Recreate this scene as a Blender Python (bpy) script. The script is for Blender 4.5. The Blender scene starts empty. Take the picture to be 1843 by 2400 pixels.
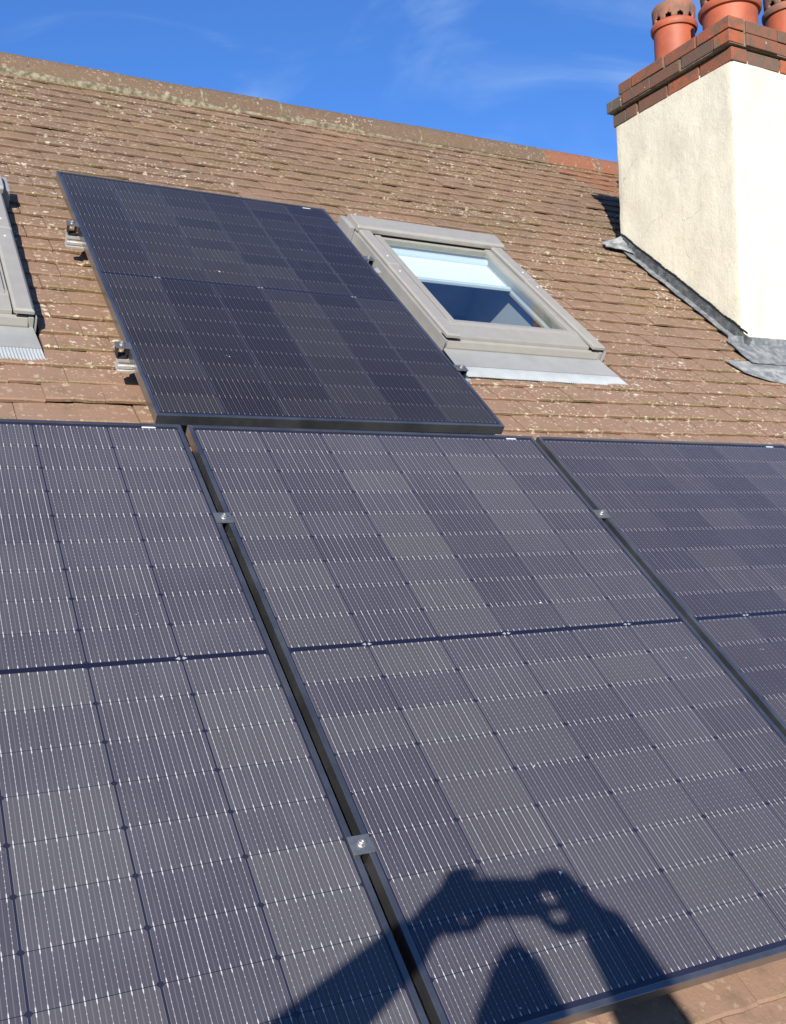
import bpy, math, random
from mathutils import Vector, Matrix, noise as mnoise
random.seed(11)
PI = math.pi
SC = bpy.context.scene
COL = SC.collection

# ------------------------------------------------------------------ frames of reference
PITCH = 0.70275                     # roof pitch (rad)
CA, SA = math.cos(PITCH), math.sin(PITCH)
OZ = 6.2                            # height of the panel reference corner above the ground
MR = Matrix(((1, 0, 0), (0, CA, -SA), (0, SA, CA)))   # columns: along ridge, up the slope, roof normal
def W(u, v, w):                     # roof coordinates -> world
    p = MR @ Vector((u, v, w)); p.z += OZ; return p
def TW(u): return -0.13 + 0.0146 * u   # tile plane below the plane of the panels

# ------------------------------------------------------------------ camera
CAMP = W(-0.79283, -2.26094, 1.45252)
right = MR @ Vector((0.88360388, -0.37506465, 0.28030464))
down = MR @ Vector((-0.00779766, -0.61034461, -0.79209763))
fwd = MR @ Vector((0.46817025, 0.69771482, -0.54222749))
cd = bpy.data.cameras.new('camera'); cam = bpy.data.objects.new('camera', cd); COL.objects.link(cam)
cm = Matrix((right, -down, -fwd)).transposed().to_4x4(); cm.translation = CAMP
cam.matrix_world = cm
cd.sensor_fit = 'VERTICAL'; cd.sensor_height = 24.0; cd.lens = 24.0 * 2377.42 / 2400.0
cd.clip_start = 0.02; cd.clip_end = 3000
SC.camera = cam

# ------------------------------------------------------------------ light
EL, AZ = math.radians(18.0), math.radians(31.5)
SUN = Vector((-math.sin(AZ) * math.cos(EL), -math.cos(AZ) * math.cos(EL), math.sin(EL)))   # towards the sun
world = bpy.data.worlds.new('World'); SC.world = world; world.use_nodes = True
wn = world.node_tree; wn.nodes.clear()
def nd(nt, typ, ins=None, **props):
    n = nt.nodes.new(typ)
    for k, v in props.items(): setattr(n, k, v)
    for k, v in (ins or {}).items():
        if isinstance(v, bpy.types.NodeSocket): nt.links.new(v, n.inputs[k])
        elif isinstance(v, bpy.types.Node): nt.links.new(v.outputs[0], n.inputs[k])
        else: n.inputs[k].default_value = v
    return n
sky = nd(wn, 'ShaderNodeTexSky', sky_type='NISHITA', sun_disc=False, sun_elevation=EL, sun_rotation=PI + AZ,
         altitude=0, air_density=1.0, dust_density=0.1, ozone_density=4.5)
tint = nd(wn, 'ShaderNodeMixRGB', {'Fac': 1.0, 'Color1': sky, 'Color2': (0.80, 1.19, 1.74, 1)}, blend_type='MULTIPLY')
tc = nd(wn, 'ShaderNodeTexCoord')
mp = nd(wn, 'ShaderNodeMapping', {'Vector': tc.outputs['Generated'], 'Location': (1.27, -1.99, 0.07), 'Rotation': (0.0, 0.45, 0.25), 'Scale': (2.2, 2.2, 6.5)})
n1 = nd(wn, 'ShaderNodeTexNoise', {'Vector': mp, 'Scale': 1.5, 'Detail': 7.0, 'Roughness': 0.52, 'Distortion': 1.0})
r1 = nd(wn, 'ShaderNodeMapRange', {'Value': n1.outputs['Fac'], 'From Min': 0.52, 'From Max': 0.80, 'To Min': 0.0, 'To Max': 0.44}, interpolation_type='SMOOTHSTEP')
mx = nd(wn, 'ShaderNodeMixRGB', {'Fac': r1, 'Color1': tint, 'Color2': (5.2, 6.8, 9.0, 1)})
bg = nd(wn, 'ShaderNodeBackground', {'Color': mx, 'Strength': 0.064})
nd(wn, 'ShaderNodeOutputWorld', {'Surface': bg})

sl = bpy.data.lights.new('sun', 'SUN'); sl.energy = 5.0; sl.angle = math.radians(0.53); sl.color = (1.0, 0.93, 0.82)
so = bpy.data.objects.new('sun', sl); COL.objects.link(so)
so.rotation_euler = (-SUN).to_track_quat('-Z', 'Y').to_euler(); so.location = (-8, -14, 14)
SC.view_settings.view_transform = 'Standard'; SC.view_settings.look = 'None'
SC.view_settings.exposure = 0.80; SC.view_settings.gamma = 1.0; SC.view_settings.use_curve_mapping = False
SC.render.engine = 'CYCLES'
SC.cycles.max_bounces = 4; SC.cycles.diffuse_bounces = 2; SC.cycles.glossy_bounces = 2; SC.cycles.transparent_max_bounces = 8
SC.render.resolution_x = 786; SC.render.resolution_y = 1024

# ------------------------------------------------------------------ materials
def mat(name, color=(.5, .5, .5), rough=.5, metal=0.0, **ins):
    m = bpy.data.materials.new(name); m.use_nodes = True
    b = m.node_tree.nodes['Principled BSDF']
    b.inputs['Base Color'].default_value = (*color, 1); b.inputs['Roughness'].default_value = rough; b.inputs['Metallic'].default_value = metal
    for k, v in ins.items(): b.inputs[k.replace('_', ' ')].default_value = v
    return m, m.node_tree, b
def math_(nt, op, a, b=None, c=None):
    d = {0: a}
    if b is not None: d[1] = b
    if c is not None: d[2] = c
    return nd(nt, 'ShaderNodeMath', d, operation=op)
def mixc(nt, fac, a, b, bt='MIX'): return nd(nt, 'ShaderNodeMixRGB', {'Fac': fac, 'Color1': a, 'Color2': b}, blend_type=bt)
def rng(nt, v, a, b, c=0.0, d=1.0, smooth=True):
    return nd(nt, 'ShaderNodeMapRange', {'Value': v, 'From Min': a, 'From Max': b, 'To Min': c, 'To Max': d}, interpolation_type='SMOOTHSTEP' if smooth else 'LINEAR')
def noise_(nt, scale, detail=4.0, rough=.5, vec=None, dist=0.0):
    d = {'Scale': scale, 'Detail': detail, 'Roughness': rough, 'Distortion': dist}
    if vec is not None: d['Vector'] = vec
    return nd(nt, 'ShaderNodeTexNoise', d).outputs['Fac']
def pos(nt): return nd(nt, 'ShaderNodeNewGeometry').outputs['Position']
def objc(nt): return nd(nt, 'ShaderNodeTexCoord').outputs['Object']
def bump(nt, b, h, strength=.3, dist=.002):
    n = nd(nt, 'ShaderNodeBump', {'Height': h, 'Strength': strength, 'Distance': dist}); nt.links.new(n.outputs[0], b.inputs['Normal'])
def setc(nt, b, c): nt.links.new(c.outputs[0], b.inputs['Base Color'])
def ramp(nt, fac, stops):
    n = nd(nt, 'ShaderNodeValToRGB', {'Fac': fac}); e = n.color_ramp.elements
    while len(e) < len(stops): e.new(0.5)
    for el, (p, c) in zip(e, stops): el.position = p; el.color = (*c, 1)
    return n
def mottled(name, c1, c2, scale=12, rough=.6, metal=0.0, bs=.2, bd=.002, bscale=60, **k):
    m, nt, b = mat(name, c1, rough, metal, **k)
    p = pos(nt); setc(nt, b, mixc(nt, rng(nt, noise_(nt, scale, 6, .6, p), .35, .68), (*c1, 1), (*c2, 1)))
    bump(nt, b, noise_(nt, bscale, 4, .6, p), bs, bd)
    return m
M = {}
def lichen(nt, p, scale, keep, rad):
    """pale spots: a random share of Voronoi cells carries one"""
    wob = nd(nt, 'ShaderNodeTexNoise', {'Vector': p, 'Scale': scale * 1.9, 'Detail': 3.0})
    q = nd(nt, 'ShaderNodeVectorMath', {0: p, 1: nd(nt, 'ShaderNodeVectorMath', {0: wob.outputs['Color'], 1: (1.15 / scale,) * 3}, operation='MULTIPLY')}, operation='ADD')
    v = nd(nt, 'ShaderNodeTexVoronoi', {'Vector': q, 'Scale': scale, 'Randomness': 1.0})
    sp = nd(nt, 'ShaderNodeSeparateColor', {'Color': v.outputs['Color']})
    have = math_(nt, 'GREATER_THAN', sp.outputs[0], keep)
    r = math_(nt, 'MULTIPLY_ADD', sp.outputs[1], rad, rad * .35)
    inside = rng(nt, math_(nt, 'SUBTRACT', v.outputs['Distance'], r), 0.03, -0.03)
    return math_(nt, 'MULTIPLY', have, inside)
def tile_mat(name, ca, cb, cc, liche=.82, mossy=.85):
    m, nt, b = mat(name, ca, .82)
    b.inputs['Specular IOR Level'].default_value = .25
    p = pos(nt)
    oi = nd(nt, 'ShaderNodeObjectInfo').outputs['Random']
    at = nd(nt, 'ShaderNodeAttribute', attribute_name='trnd').outputs['Fac']
    rnd = math_(nt, 'FRACT', math_(nt, 'ADD', oi, at))
    ty = nd(nt, 'ShaderNodeAttribute', attribute_name='ty').outputs['Fac']
    c = ramp(nt, rnd, [(0, ca), (.45, cb), (.75, cc), (1, ca)])
    big = noise_(nt, 1.3, 3, .6, p)
    c = mixc(nt, rng(nt, big, .38, .66, 0, .42), c, (.122, .086, .060, 1))
    fine = noise_(nt, 90, 5, .65, p)
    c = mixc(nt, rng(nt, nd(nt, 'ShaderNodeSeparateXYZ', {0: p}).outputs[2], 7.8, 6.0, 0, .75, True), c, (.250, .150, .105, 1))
    c = mixc(nt, rng(nt, fine, .35, .7, 0, .35), c, (.205, .146, .098, 1))
    grime = noise_(nt, 14, 5, .6, p)
    c = mixc(nt, rng(nt, grime, .5, .75, 0, .5), c, (.108, .078, .050, 1))
    # moss creeping along the lower edge of each tile
    e = math_(nt, 'ADD', ty, math_(nt, 'MULTIPLY', math_(nt, 'SUBTRACT', noise_(nt, 26, 4, .6, p), .5), .10))
    mo = math_(nt, 'MULTIPLY', rng(nt, e, .026, .002, 0, 1), rng(nt, noise_(nt, 3.2, 3, .6, p), .44, .66, 0, .75 * mossy))
    c = mixc(nt, mo, c, mixc(nt, rng(nt, noise_(nt, 150, 3, .6, p), .4, .62), (.090, .078, .028, 1), (.230, .180, .075, 1)))
    dens = rng(nt, noise_(nt, 3.1, 4, .6, p), .36, .58, .24, 1.0)
    l1 = lichen(nt, p, 36, .70, .29); l2 = lichen(nt, p, 78, .58, .36); l3 = lichen(nt, p, 17, .90, .18)
    l = math_(nt, 'MAXIMUM', math_(nt, 'MAXIMUM', l1, l3), math_(nt, 'MULTIPLY', l2, .8))
    l = math_(nt, 'MULTIPLY', math_(nt, 'MULTIPLY', l, math_(nt, 'MULTIPLY', dens, math_(nt, 'MULTIPLY', rng(nt, grime, .34, .50, .25, 1.0), rng(nt, nd(nt, 'ShaderNodeSeparateXYZ', {0: p}).outputs[2], 4.9, 6.0, .30, 1.0)))), liche)
    lc = mixc(nt, rng(nt, noise_(nt, 5, 2, .5, p), .45, .6), (.560, .520, .410, 1), (.430, .385, .240, 1))
    c = mixc(nt, l, c, lc)
    setc(nt, b, c)
    bump(nt, b, noise_(nt, 120, 3, .65, p), .5, .003)
    return m
M['tile'] = tile_mat('weathered_tile', (.194, .121, .080), (.176, .113, .077), (.208, .126, .083))
M['tile_red'] = tile_mat('orange_tile', (.240, .105, .055), (.220, .100, .054), (.250, .112, .060), .25, .3)
M['ridge'] = tile_mat('ridge_tile', (.112, .072, .046), (.100, .068, .045), (.120, .074, .046), .45, 0)
M['ridge_red'] = tile_mat('ridge_tile_orange', (.230, .075, .038), (.21, .072, .038), (.24, .08, .040), .2, 0)

def cell_mat(name, dust_glare_amt, wire, lum=1.0, sat=1.0):
    m, nt, b = mat(name, (.06, .06, .08), .42)
    b.inputs['Specular IOR Level'].default_value = .04
    b.inputs['Coat Weight'].default_value = 1.0; b.inputs['Coat IOR'].default_value = 1.22; b.inputs['Coat Roughness'].default_value = .10
    o = nd(nt, 'ShaderNodeSeparateXYZ', {0: objc(nt)})
    rnd = nd(nt, 'ShaderNodeObjectInfo').outputs['Random']
    bx = math_(nt, 'DIVIDE', o.outputs[0], .0165)
    k = math_(nt, 'ROUND', bx)
    dx = math_(nt, 'MULTIPLY', math_(nt, 'ABSOLUTE', math_(nt, 'SUBTRACT', bx, k)), .0165)
    ay = math_(nt, 'ABSOLUTE', o.outputs[1])
    end = math_(nt, 'GREATER_THAN', ay, .0398)
    dot = math_(nt, 'LESS_THAN', math_(nt, 'ABSOLUTE', math_(nt, 'SUBTRACT', math_(nt, 'FRACT', math_(nt, 'DIVIDE', o.outputs[1], .0112)), .5)), .12)
    hw = math_(nt, 'MAXIMUM', math_(nt, 'MAXIMUM', .00038, math_(nt, 'MULTIPLY', end, .00085)), math_(nt, 'MULTIPLY', dot, .00062))
    bar = math_(nt, 'LESS_THAN', dx, hw)
    wnz = nd(nt, 'ShaderNodeTexWhiteNoise', {'Vector': nd(nt, 'ShaderNodeCombineXYZ', {0: k, 1: math_(nt, 'MULTIPLY', rnd, 517.0)})}, noise_dimensions='2D')
    wn2 = nd(nt, 'ShaderNodeTexWhiteNoise', {'W': math_(nt, 'MULTIPLY', rnd, 91.7)}, noise_dimensions='1D')
    br = math_(nt, 'MULTIPLY_ADD', math_(nt, 'MULTIPLY', wnz.outputs['Value'], wn2.outputs['Value']), .38 * wire, .15 * wire)
    br = math_(nt, 'MAXIMUM', br, math_(nt, 'MULTIPLY', math_(nt, 'MAXIMUM', end, math_(nt, 'MULTIPLY', dot, .66)), .50 * wire))
    tone = nd(nt, 'ShaderNodeAttribute', attribute_name='tone', attribute_type='OBJECT').outputs['Fac']
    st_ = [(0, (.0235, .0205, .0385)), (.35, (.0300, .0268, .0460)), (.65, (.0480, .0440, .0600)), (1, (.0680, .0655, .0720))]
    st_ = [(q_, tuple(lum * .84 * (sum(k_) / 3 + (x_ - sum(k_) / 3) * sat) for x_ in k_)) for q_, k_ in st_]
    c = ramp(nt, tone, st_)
    p = pos(nt)
    pc = nd(nt, 'ShaderNodeVectorMath', {0: p, 1: (1.0, .38, .38)}, operation='MULTIPLY').outputs[0]     # dust film washed down the slope; its strength also paints glare
    film = math_(nt, 'ADD', math_(nt, 'MULTIPLY', noise_(nt, 3.0, 4, .55, p), .6), math_(nt, 'MULTIPLY', noise_(nt, 26, 5, .6, pc), .4))
    c = mixc(nt, rng(nt, film, .36, .64, dust_glare_amt * .62, dust_glare_amt), c, (.098, .098, .112, 1))
    half = math_(nt, 'ABSOLUTE', math_(nt, 'SUBTRACT', math_(nt, 'FRACT', bx), .5))
    c = mixc(nt, math_(nt, 'MULTIPLY', math_(nt, 'LESS_THAN', half, .045), .12 * wire), c, (.40, .40, .44, 1))
    rim = math_(nt, 'GREATER_THAN', math_(nt, 'ABSOLUTE', o.outputs[0]), .0895)
    c = mixc(nt, math_(nt, 'MULTIPLY', rim, .25), c, (.35, .35, .4, 1))
    dust = lichen(nt, p, 38, .965, .06)
    c = mixc(nt, dust, c, (.75, .75, .75, 1))
    c = mixc(nt, math_(nt, 'MULTIPLY', bar, br), c, (.80, .80, .82, 1))
    setc(nt, b, c)
    return m
M['cell_l'] = cell_mat('dusty_glare_solar_cell', .46, 1.0); M['cell_m'] = cell_mat('mid_glare_solar_cell', .30, 1.0)  # grey veil set per panel paints view-angle glare on top of dust
M['cell_r'] = cell_mat('faint_glare_solar_cell', .20, .85, .95); M['cell_u'] = cell_mat('view_darkened_solar_cell', .04, .46, .50, .8)  # weaker painted glare; upper panel darkened, wires dimmed for its grazing view
M['backsheet'] = mat('backsheet', (.013, .013, .027), .4, Coat_Weight=1.0, Coat_Roughness=.12, Coat_IOR=1.3)[0]
M['frame'] = mottled('black_anodised_frame', (.030, .032, .036), (.060, .063, .068), 7, .40, .2, .06, .001, 200, Coat_Weight=.9, Coat_IOR=2.2, Coat_Roughness=.22)
M['bus'] = mat('bus_strip', (.008, .008, .020), .35, Coat_Weight=1.0, Coat_IOR=1.3)[0]
M['clamp'] = mottled('dark_anodised_clamp', (.17, .185, .20), (.22, .235, .25), 60, .38, .7, .1, .0005, 300)
M['steel'] = mottled('stainless_bolt', (.50, .49, .46), (.38, .37, .35), 300, .42, .85, .1, .0004, 900)
M['alu'] = mottled('mill_aluminium', (.62, .62, .60), (.50, .50, .50), 40, .38, .55, .1, .0005, 300)
M['white'] = mat('white_label', (.55, .57, .58), .4)[0]
M['winmetal'] = mottled('grey_lacquered_metal', (.278, .266, .243), (.300, .288, .262), 20, .42, .15, .05, .0006, 250)
M['winmetal2'] = mottled('grey_metal_flashing', (.30, .305, .30), (.26, .265, .26), 8, .48, .2, .08, .001, 120)
M['leadskirt'] = mottled('pale_pleated_lead', (.36, .385, .39), (.31, .335, .345), 14, .5, .2, .1, .001, 150)
M['lead'] = mottled('weathered_lead', (.125, .137, .150), (.30, .31, .295), 22, .6, .05, .8, .008, 34)
M['lead_dark'] = mottled('grey_lead', (.105, .116, .128), (.24, .25, .25), 24, .6, .05, .8, .008, 34)
M['black'] = mat('black_clamp_cavity', (.012, .012, .012), .6)[0]  # cavity shade under the clamp plates, painted as black channels
M['blind'] = mottled('white_blind_cloth', (.82, .85, .85), (.76, .80, .80), 30, .8)
M['blindbar'] = mat('grey_blue_blind_rail', (.55, .60, .64), .4)[0]
M['pine'] = mottled('varnished_pine', (.55, .40, .22), (.46, .32, .17), 6, .5)
M['lining'] = mottled('white_plaster_lining', (.30, .31, .33), (.26, .27, .29), 5, .8)
M['room'] = mat('dim_room', (.10, .11, .14), .9)[0]
def glass_mat():
    m = bpy.data.materials.new('window_glass'); m.use_nodes = True; nt = m.node_tree; nt.nodes.clear()
    fr = nd(nt, 'ShaderNodeFresnel', {'IOR': 3.1})
    t = nd(nt, 'ShaderNodeBsdfTransparent', {'Color': (.90, .95, .94, 1)}); g = nd(nt, 'ShaderNodeBsdfGlossy', {'Color': (1, 1, 1, 1), 'Roughness': .012})
    ff_ = math_(nt, 'MULTIPLY', fr, math_(nt, 'SUBTRACT', 1.0, nd(nt, 'ShaderNodeNewGeometry').outputs['Backfacing']))
    mxs = nd(nt, 'ShaderNodeMixShader', {0: ff_, 1: t, 2: g}); nd(nt, 'ShaderNodeOutputMaterial', {0: mxs}); return m
M['glass'] = glass_mat()
M['glass_clear'] = bpy.data.materials.new('window_glass_inner'); M['glass_clear'].use_nodes = True
_n = M['glass_clear'].node_tree; _n.nodes.clear(); nd(_n, 'ShaderNodeOutputMaterial', {0: nd(_n, 'ShaderNodeBsdfTransparent', {'Color': (.94, .97, .97, 1)})})
def render_mat():
    m, nt, b = mat('painted_render', (.8, .77, .66), .85)
    p = pos(nt)
    c = mixc(nt, rng(nt, noise_(nt, 5, 6, .62, p), .40, .68), (.570, .540, .435, 1), (.515, .487, .388, 1))
    c = mixc(nt, rng(nt, noise_(nt, 24, 6, .65, p), .55, .75, 0, .5), c, (.400, .366, .276, 1))
    c = mixc(nt, lichen(nt, p, 26, .93, .12), c, (.50, .46, .34, 1))
    pz = nd(nt, 'ShaderNodeVectorMath', {0: p, 1: (1.0, 1.0, .12)}, operation='MULTIPLY').outputs[0]
    c = mixc(nt, rng(nt, noise_(nt, 13, 5, .6, pz), .54, .74, 0, .40), c, (.400, .372, .290, 1))      # rain streaks
    vo = nd(nt, 'ShaderNodeTexVoronoi', {'Vector': nd(nt, 'ShaderNodeVectorMath', {0: p, 1: nd(nt, 'ShaderNodeVectorMath', {0: nd(nt, 'ShaderNodeTexNoise', {'Vector': p, 'Scale': 6.0, 'Detail': 4.0}).outputs['Color'], 1: (.22, .22, .22)}, operation='MULTIPLY')}, operation='ADD'), 'Scale': 2.6}, feature='DISTANCE_TO_EDGE')
    ck = math_(nt, 'MULTIPLY', rng(nt, vo.outputs['Distance'], .006, .0, 0, 1), rng(nt, noise_(nt, 3.0, 2, .5, p), .50, .62, 0, .55))
    c = mixc(nt, ck, c, (.200, .180, .140, 1))       # hairline cracks
    setc(nt, b, c)
    h = math_(nt, 'ADD', noise_(nt, 16, 6, .6, p), math_(nt, 'MULTIPLY', noise_(nt, 85, 4, .6, p), .35))
    bump(nt, b, h, .45, .010); return m
M['render'] = render_mat()
def brick_mat():
    m, nt, b = mat('chimney_brick', (.3, .12, .06), .85)
    p = pos(nt); rnd = nd(nt, 'ShaderNodeObjectInfo').outputs['Random']
    c = ramp(nt, rnd, [(0, (.150, .062, .036)), (.20, (.095, .058, .042)), (.40, (.200, .068, .034)), (.55, (.090, .070, .057)), (.75, (.300, .080, .032)), (.9, (.230, .070, .033)), (1, (.150, .064, .038))])
    c = mixc(nt, rng(nt, noise_(nt, 18, 5, .6, p), .42, .66, 0, .7), c, (.075, .064, .047, 1))
    c = mixc(nt, rng(nt, noise_(nt, 9, 4, .6, p), .58, .72, 0, .6), c, (.115, .122, .078, 1))
    c = mixc(nt, lichen(nt, p, 40, .93, .2), c, (.45, .43, .35, 1))
    setc(nt, b, c); bump(nt, b, noise_(nt, 70, 5, .7, p), .7, .004); return m
M['brick'] = brick_mat()
M['mortar'] = mottled('old_mortar', (.19, .17, .135), (.11, .10, .075), 30, .95, 0, .8, .006, 60)
M['ridge_mortar'] = mottled('lichened_mortar', (.085, .068, .040), (.23, .21, .145), 34, .95, 0, .9, .008, 45)
M['terracotta'] = mottled('terracotta_pot', (.345, .082, .034), (.255, .064, .031), 9, .62, 0, .15, .002, 60)
M['terracotta_old'] = mottled('sooty_terracotta', (.270, .100, .058), (.110, .075, .055), 13, .8, 0, .5, .003, 70)
M['dark'] = mat('flue_dark', (.01, .009, .008), .95)[0]
M['deck'] = mat('roof_underlay', (.03, .028, .025), .9)[0]
M['jacket'] = mottled('dark_blue_jacket', (.030, .036, .055), (.022, .026, .040), 30, .85, 0, .5, .004, 40)
M['trousers'] = mottled('grey_work_trousers', (.070, .070, .072), (.052, .052, .055), 25, .9, 0, .5, .004, 50)
M['skin'] = mottled('skin', (.55, .34, .25), (.50, .29, .21), 18, .5)
M['boot'] = mottled('brown_leather_boot', (.12, .075, .04), (.08, .05, .03), 30, .6)
M['phone'] = mat('black_phone_body', (.02, .02, .022), .25, Coat_Weight=.6)[0]
M['lens'] = mat('phone_lens', (.005, .005, .01), .05, Coat_Weight=1.0)[0]
M['board'] = mottled('scaffold_timber', (.40, .30, .18), (.28, .21, .13), 9, .85, 0, .5, .004, 30)
M['tube'] = mottled('galvanised_tube', (.42, .43, .43), (.33, .34, .34), 20, .45, .6)
M['grass'] = mottled('lawn', (.045, .075, .022), (.070, .095, .030), 1.2, .95, 0, .8, .03, 12)
M['paint_wall'] = mottled('cream_house_wall', (.55, .51, .43), (.47, .43, .36), 2, .9)
M['gutter'] = mat('black_plastic_gutter', (.02, .02, .02), .4)[0]

# ------------------------------------------------------------------ mesh helpers
class MB:
    def __init__(s): s.v = []; s.f = []; s.at = {}
    def add(s, vs, fs):
        o = len(s.v); s.v += [tuple(p) for p in vs]; s.f += [tuple(i + o for i in f) for f in fs]; return s
    def hexa(s, p):     # 4 bottom (ccw from above) + 4 top
        return s.add(p, [(3, 2, 1, 0), (4, 5, 6, 7), (0, 1, 5, 4), (1, 2, 6, 5), (2, 3, 7, 6), (3, 0, 4, 7)])
    def box(s, x0, x1, y0, y1, z0, z1):
        return s.hexa([(x0, y0, z0), (x1, y0, z0), (x1, y1, z0), (x0, y1, z0), (x0, y0, z1), (x1, y0, z1), (x1, y1, z1), (x0, y1, z1)])
    def prism(s, poly, z0, z1):
        n = len(poly)
        return s.add([(x, y, z0) for x, y in poly] + [(x, y, z1) for x, y in poly],
                     [tuple(range(n - 1, -1, -1)), tuple(range(n, 2 * n))] + [(i, (i + 1) % n, n + (i + 1) % n, n + i) for i in range(n)])
    def lathe(s, prof, c=(0, 0), n=32, cap0=True, cap1=True):
        vs = []; fs = []
        for r, z in prof:
            for i in range(n):
                a = 2 * PI * i / n; vs.append((c[0] + r * math.cos(a), c[1] + r * math.sin(a), z))
        for j in range(len(prof) - 1):
            for i in range(n):
                k = (i + 1) % n; fs.append((j * n + i, j * n + k, (j + 1) * n + k, (j + 1) * n + i))
        if cap0: fs.append(tuple(range(n - 1, -1, -1)))
        if cap1: fs.append(tuple((len(prof) - 1) * n + i for i in range(n)))
        return s.add(vs, fs)
    def extrude(s, prof, x0, x1):   # closed profile in (y,z), extruded along x
        n = len(prof)
        return s.add([(x0, y, z) for y, z in prof] + [(x1, y, z) for y, z in prof],
                     [tuple(range(n)), tuple(range(2 * n - 1, n - 1, -1))] + [(i, n + i, n + (i + 1) % n, (i + 1) % n) for i in range(n)])
    def tube(s, a, b, r, n=10):
        a, b = Vector(a), Vector(b); d = (b - a).normalized(); q = d.orthogonal().normalized(); w = d.cross(q)
        vs = [p + r * (math.cos(2 * PI * i / n) * q + math.sin(2 * PI * i / n) * w) for p in (a, b) for i in range(n)]
        return s.add(vs, [(i, (i + 1) % n, n + (i + 1) % n, n + i) for i in range(n)] + [tuple(range(n - 1, -1, -1)), tuple(range(n, 2 * n))])
    def capsule(s, a, b, ra, rb, n=14):   # tapered limb with round ends
        a, b = Vector(a), Vector(b); d = b - a; L = d.length; d = d.normalized() if L > 1e-6 else Vector((0, 0, 1))
        q = d.orthogonal().normalized(); w = d.cross(q); rows = []
        for t in (-80, -45, -15, 0): rows.append((a + d * ra * math.sin(math.radians(t)), ra * math.cos(math.radians(t))))
        for t in (0, 15, 45, 80): rows.append((b + d * rb * math.sin(math.radians(t)), rb * math.cos(math.radians(t))))
        vs = [c + r * (math.cos(2 * PI * i / n) * q + math.sin(2 * PI * i / n) * w) for c, r in rows for i in range(n)]
        fs = [(j * n + i, j * n + (i + 1) % n, (j + 1) * n + (i + 1) % n, (j + 1) * n + i) for j in range(7) for i in range(n)]
        return s.add(vs, fs + [tuple(range(n - 1, -1, -1)), tuple(7 * n + i for i in range(n))])
    def mesh(s, name):
        me = bpy.data.meshes.new(name); me.from_pydata(s.v, [], s.f); me.validate(); me.update()
        for k, vals in s.at.items():
            a = me.attributes.new(k, 'FLOAT', 'POINT'); a.data.foreach_set('value', vals)
        return me
    def build(s, name, material, parent=None, smooth=False, bevel=0.0, seg=2):
        me = s.mesh(name); return link(name, me, material, parent, smooth, bevel, seg)
def link(name, me, material, parent=None, smooth=False, bevel=0.0, seg=2):
    if not me.materials: me.materials.append(M[material] if isinstance(material, str) else material)
    o = bpy.data.objects.new(name, me); COL.objects.link(o); o.parent = parent
    if smooth:
        me.polygons.foreach_set('use_smooth', [True] * len(me.polygons))
        me.set_sharp_from_angle(angle=math.radians(42))
    if bevel:
        b = o.modifiers.new('bevel', 'BEVEL'); b.width = bevel; b.segments = seg; b.limit_method = 'ANGLE'; b.harden_normals = False
    return o
def tag(o, label=None, cat=None, group=None, kind=None):
    if label: o['label'] = label
    if cat: o['category'] = cat
    if group: o['group'] = group
    if kind: o['kind'] = kind
    return o
def empty(name, loc=(0, 0, 0), rot=None):
    o = bpy.data.objects.new(name, None); COL.objects.link(o); o.empty_display_size = .1
    m = (rot or Matrix.Identity(3)).to_4x4(); m.translation = Vector(loc); o.matrix_world = m
    return o
def proj(p):
    d = Vector(p) - CAMP; z = d.dot(fwd); return (921.5 + 2377.42 * d.dot(right) / z, 1200 + 2377.42 * d.dot(down) / z, z)

# ------------------------------------------------------------------ ground and the house under the roof
bm = MB(); bm.add([(-900, -900, 0), (900, -900, 0), (900, 900, 0), (-900, 900, 0)], [(0, 1, 2, 3)])
tag(bm.build('ground', 'grass'), kind='structure')

U0, U1 = -3.36, 6.4                 # roof extent along the ridge
VE, VT = -2.42, 3.50                # eaves and top course
# openings in the roof: (u0,u1,v0,v1)
SKY_R = (1.178, 1.945, 0.735, 1.80)
SKY_L = (-1.062, -0.295, 0.715, 1.78)
CHX, CHX1, CHY, CHY1 = 2.98, 4.05, 0.811, 1.668
roof = empty('tiled_roof', W(0, 0, 0), MR)
tag(roof, 'brown clay tiled roof slope spotted with white lichen below a mossy ridge', 'roof')
# underlay with openings for the roof windows
us = sorted({U0, U1, SKY_R[0] + .05, SKY_R[1] - .05, SKY_L[0] + .05, SKY_L[1] - .05})
vs_ = sorted({VE, VT + .06, SKY_R[2] + .06, SKY_R[3] - .06, SKY_L[2] + .06, SKY_L[3] - .06})
b = MB()
for i in range(len(us) - 1):
    for j in range(len(vs_) - 1):
        cu, cv = (us[i] + us[i + 1]) / 2, (vs_[j] + vs_[j + 1]) / 2
        if any(q[0] < cu < q[1] and q[2] < cv < q[3] for q in (SKY_R, SKY_L)): continue
        b.add([(us[i], vs_[j], TW(us[i]) - .05), (us[i + 1], vs_[j], TW(us[i + 1]) - .05), (us[i + 1], vs_[j + 1], TW(us[i + 1]) - .05), (us[i], vs_[j + 1], TW(us[i]) - .05)], [(0, 1, 2, 3)])
b.build('underlay', 'deck', roof)

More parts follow.
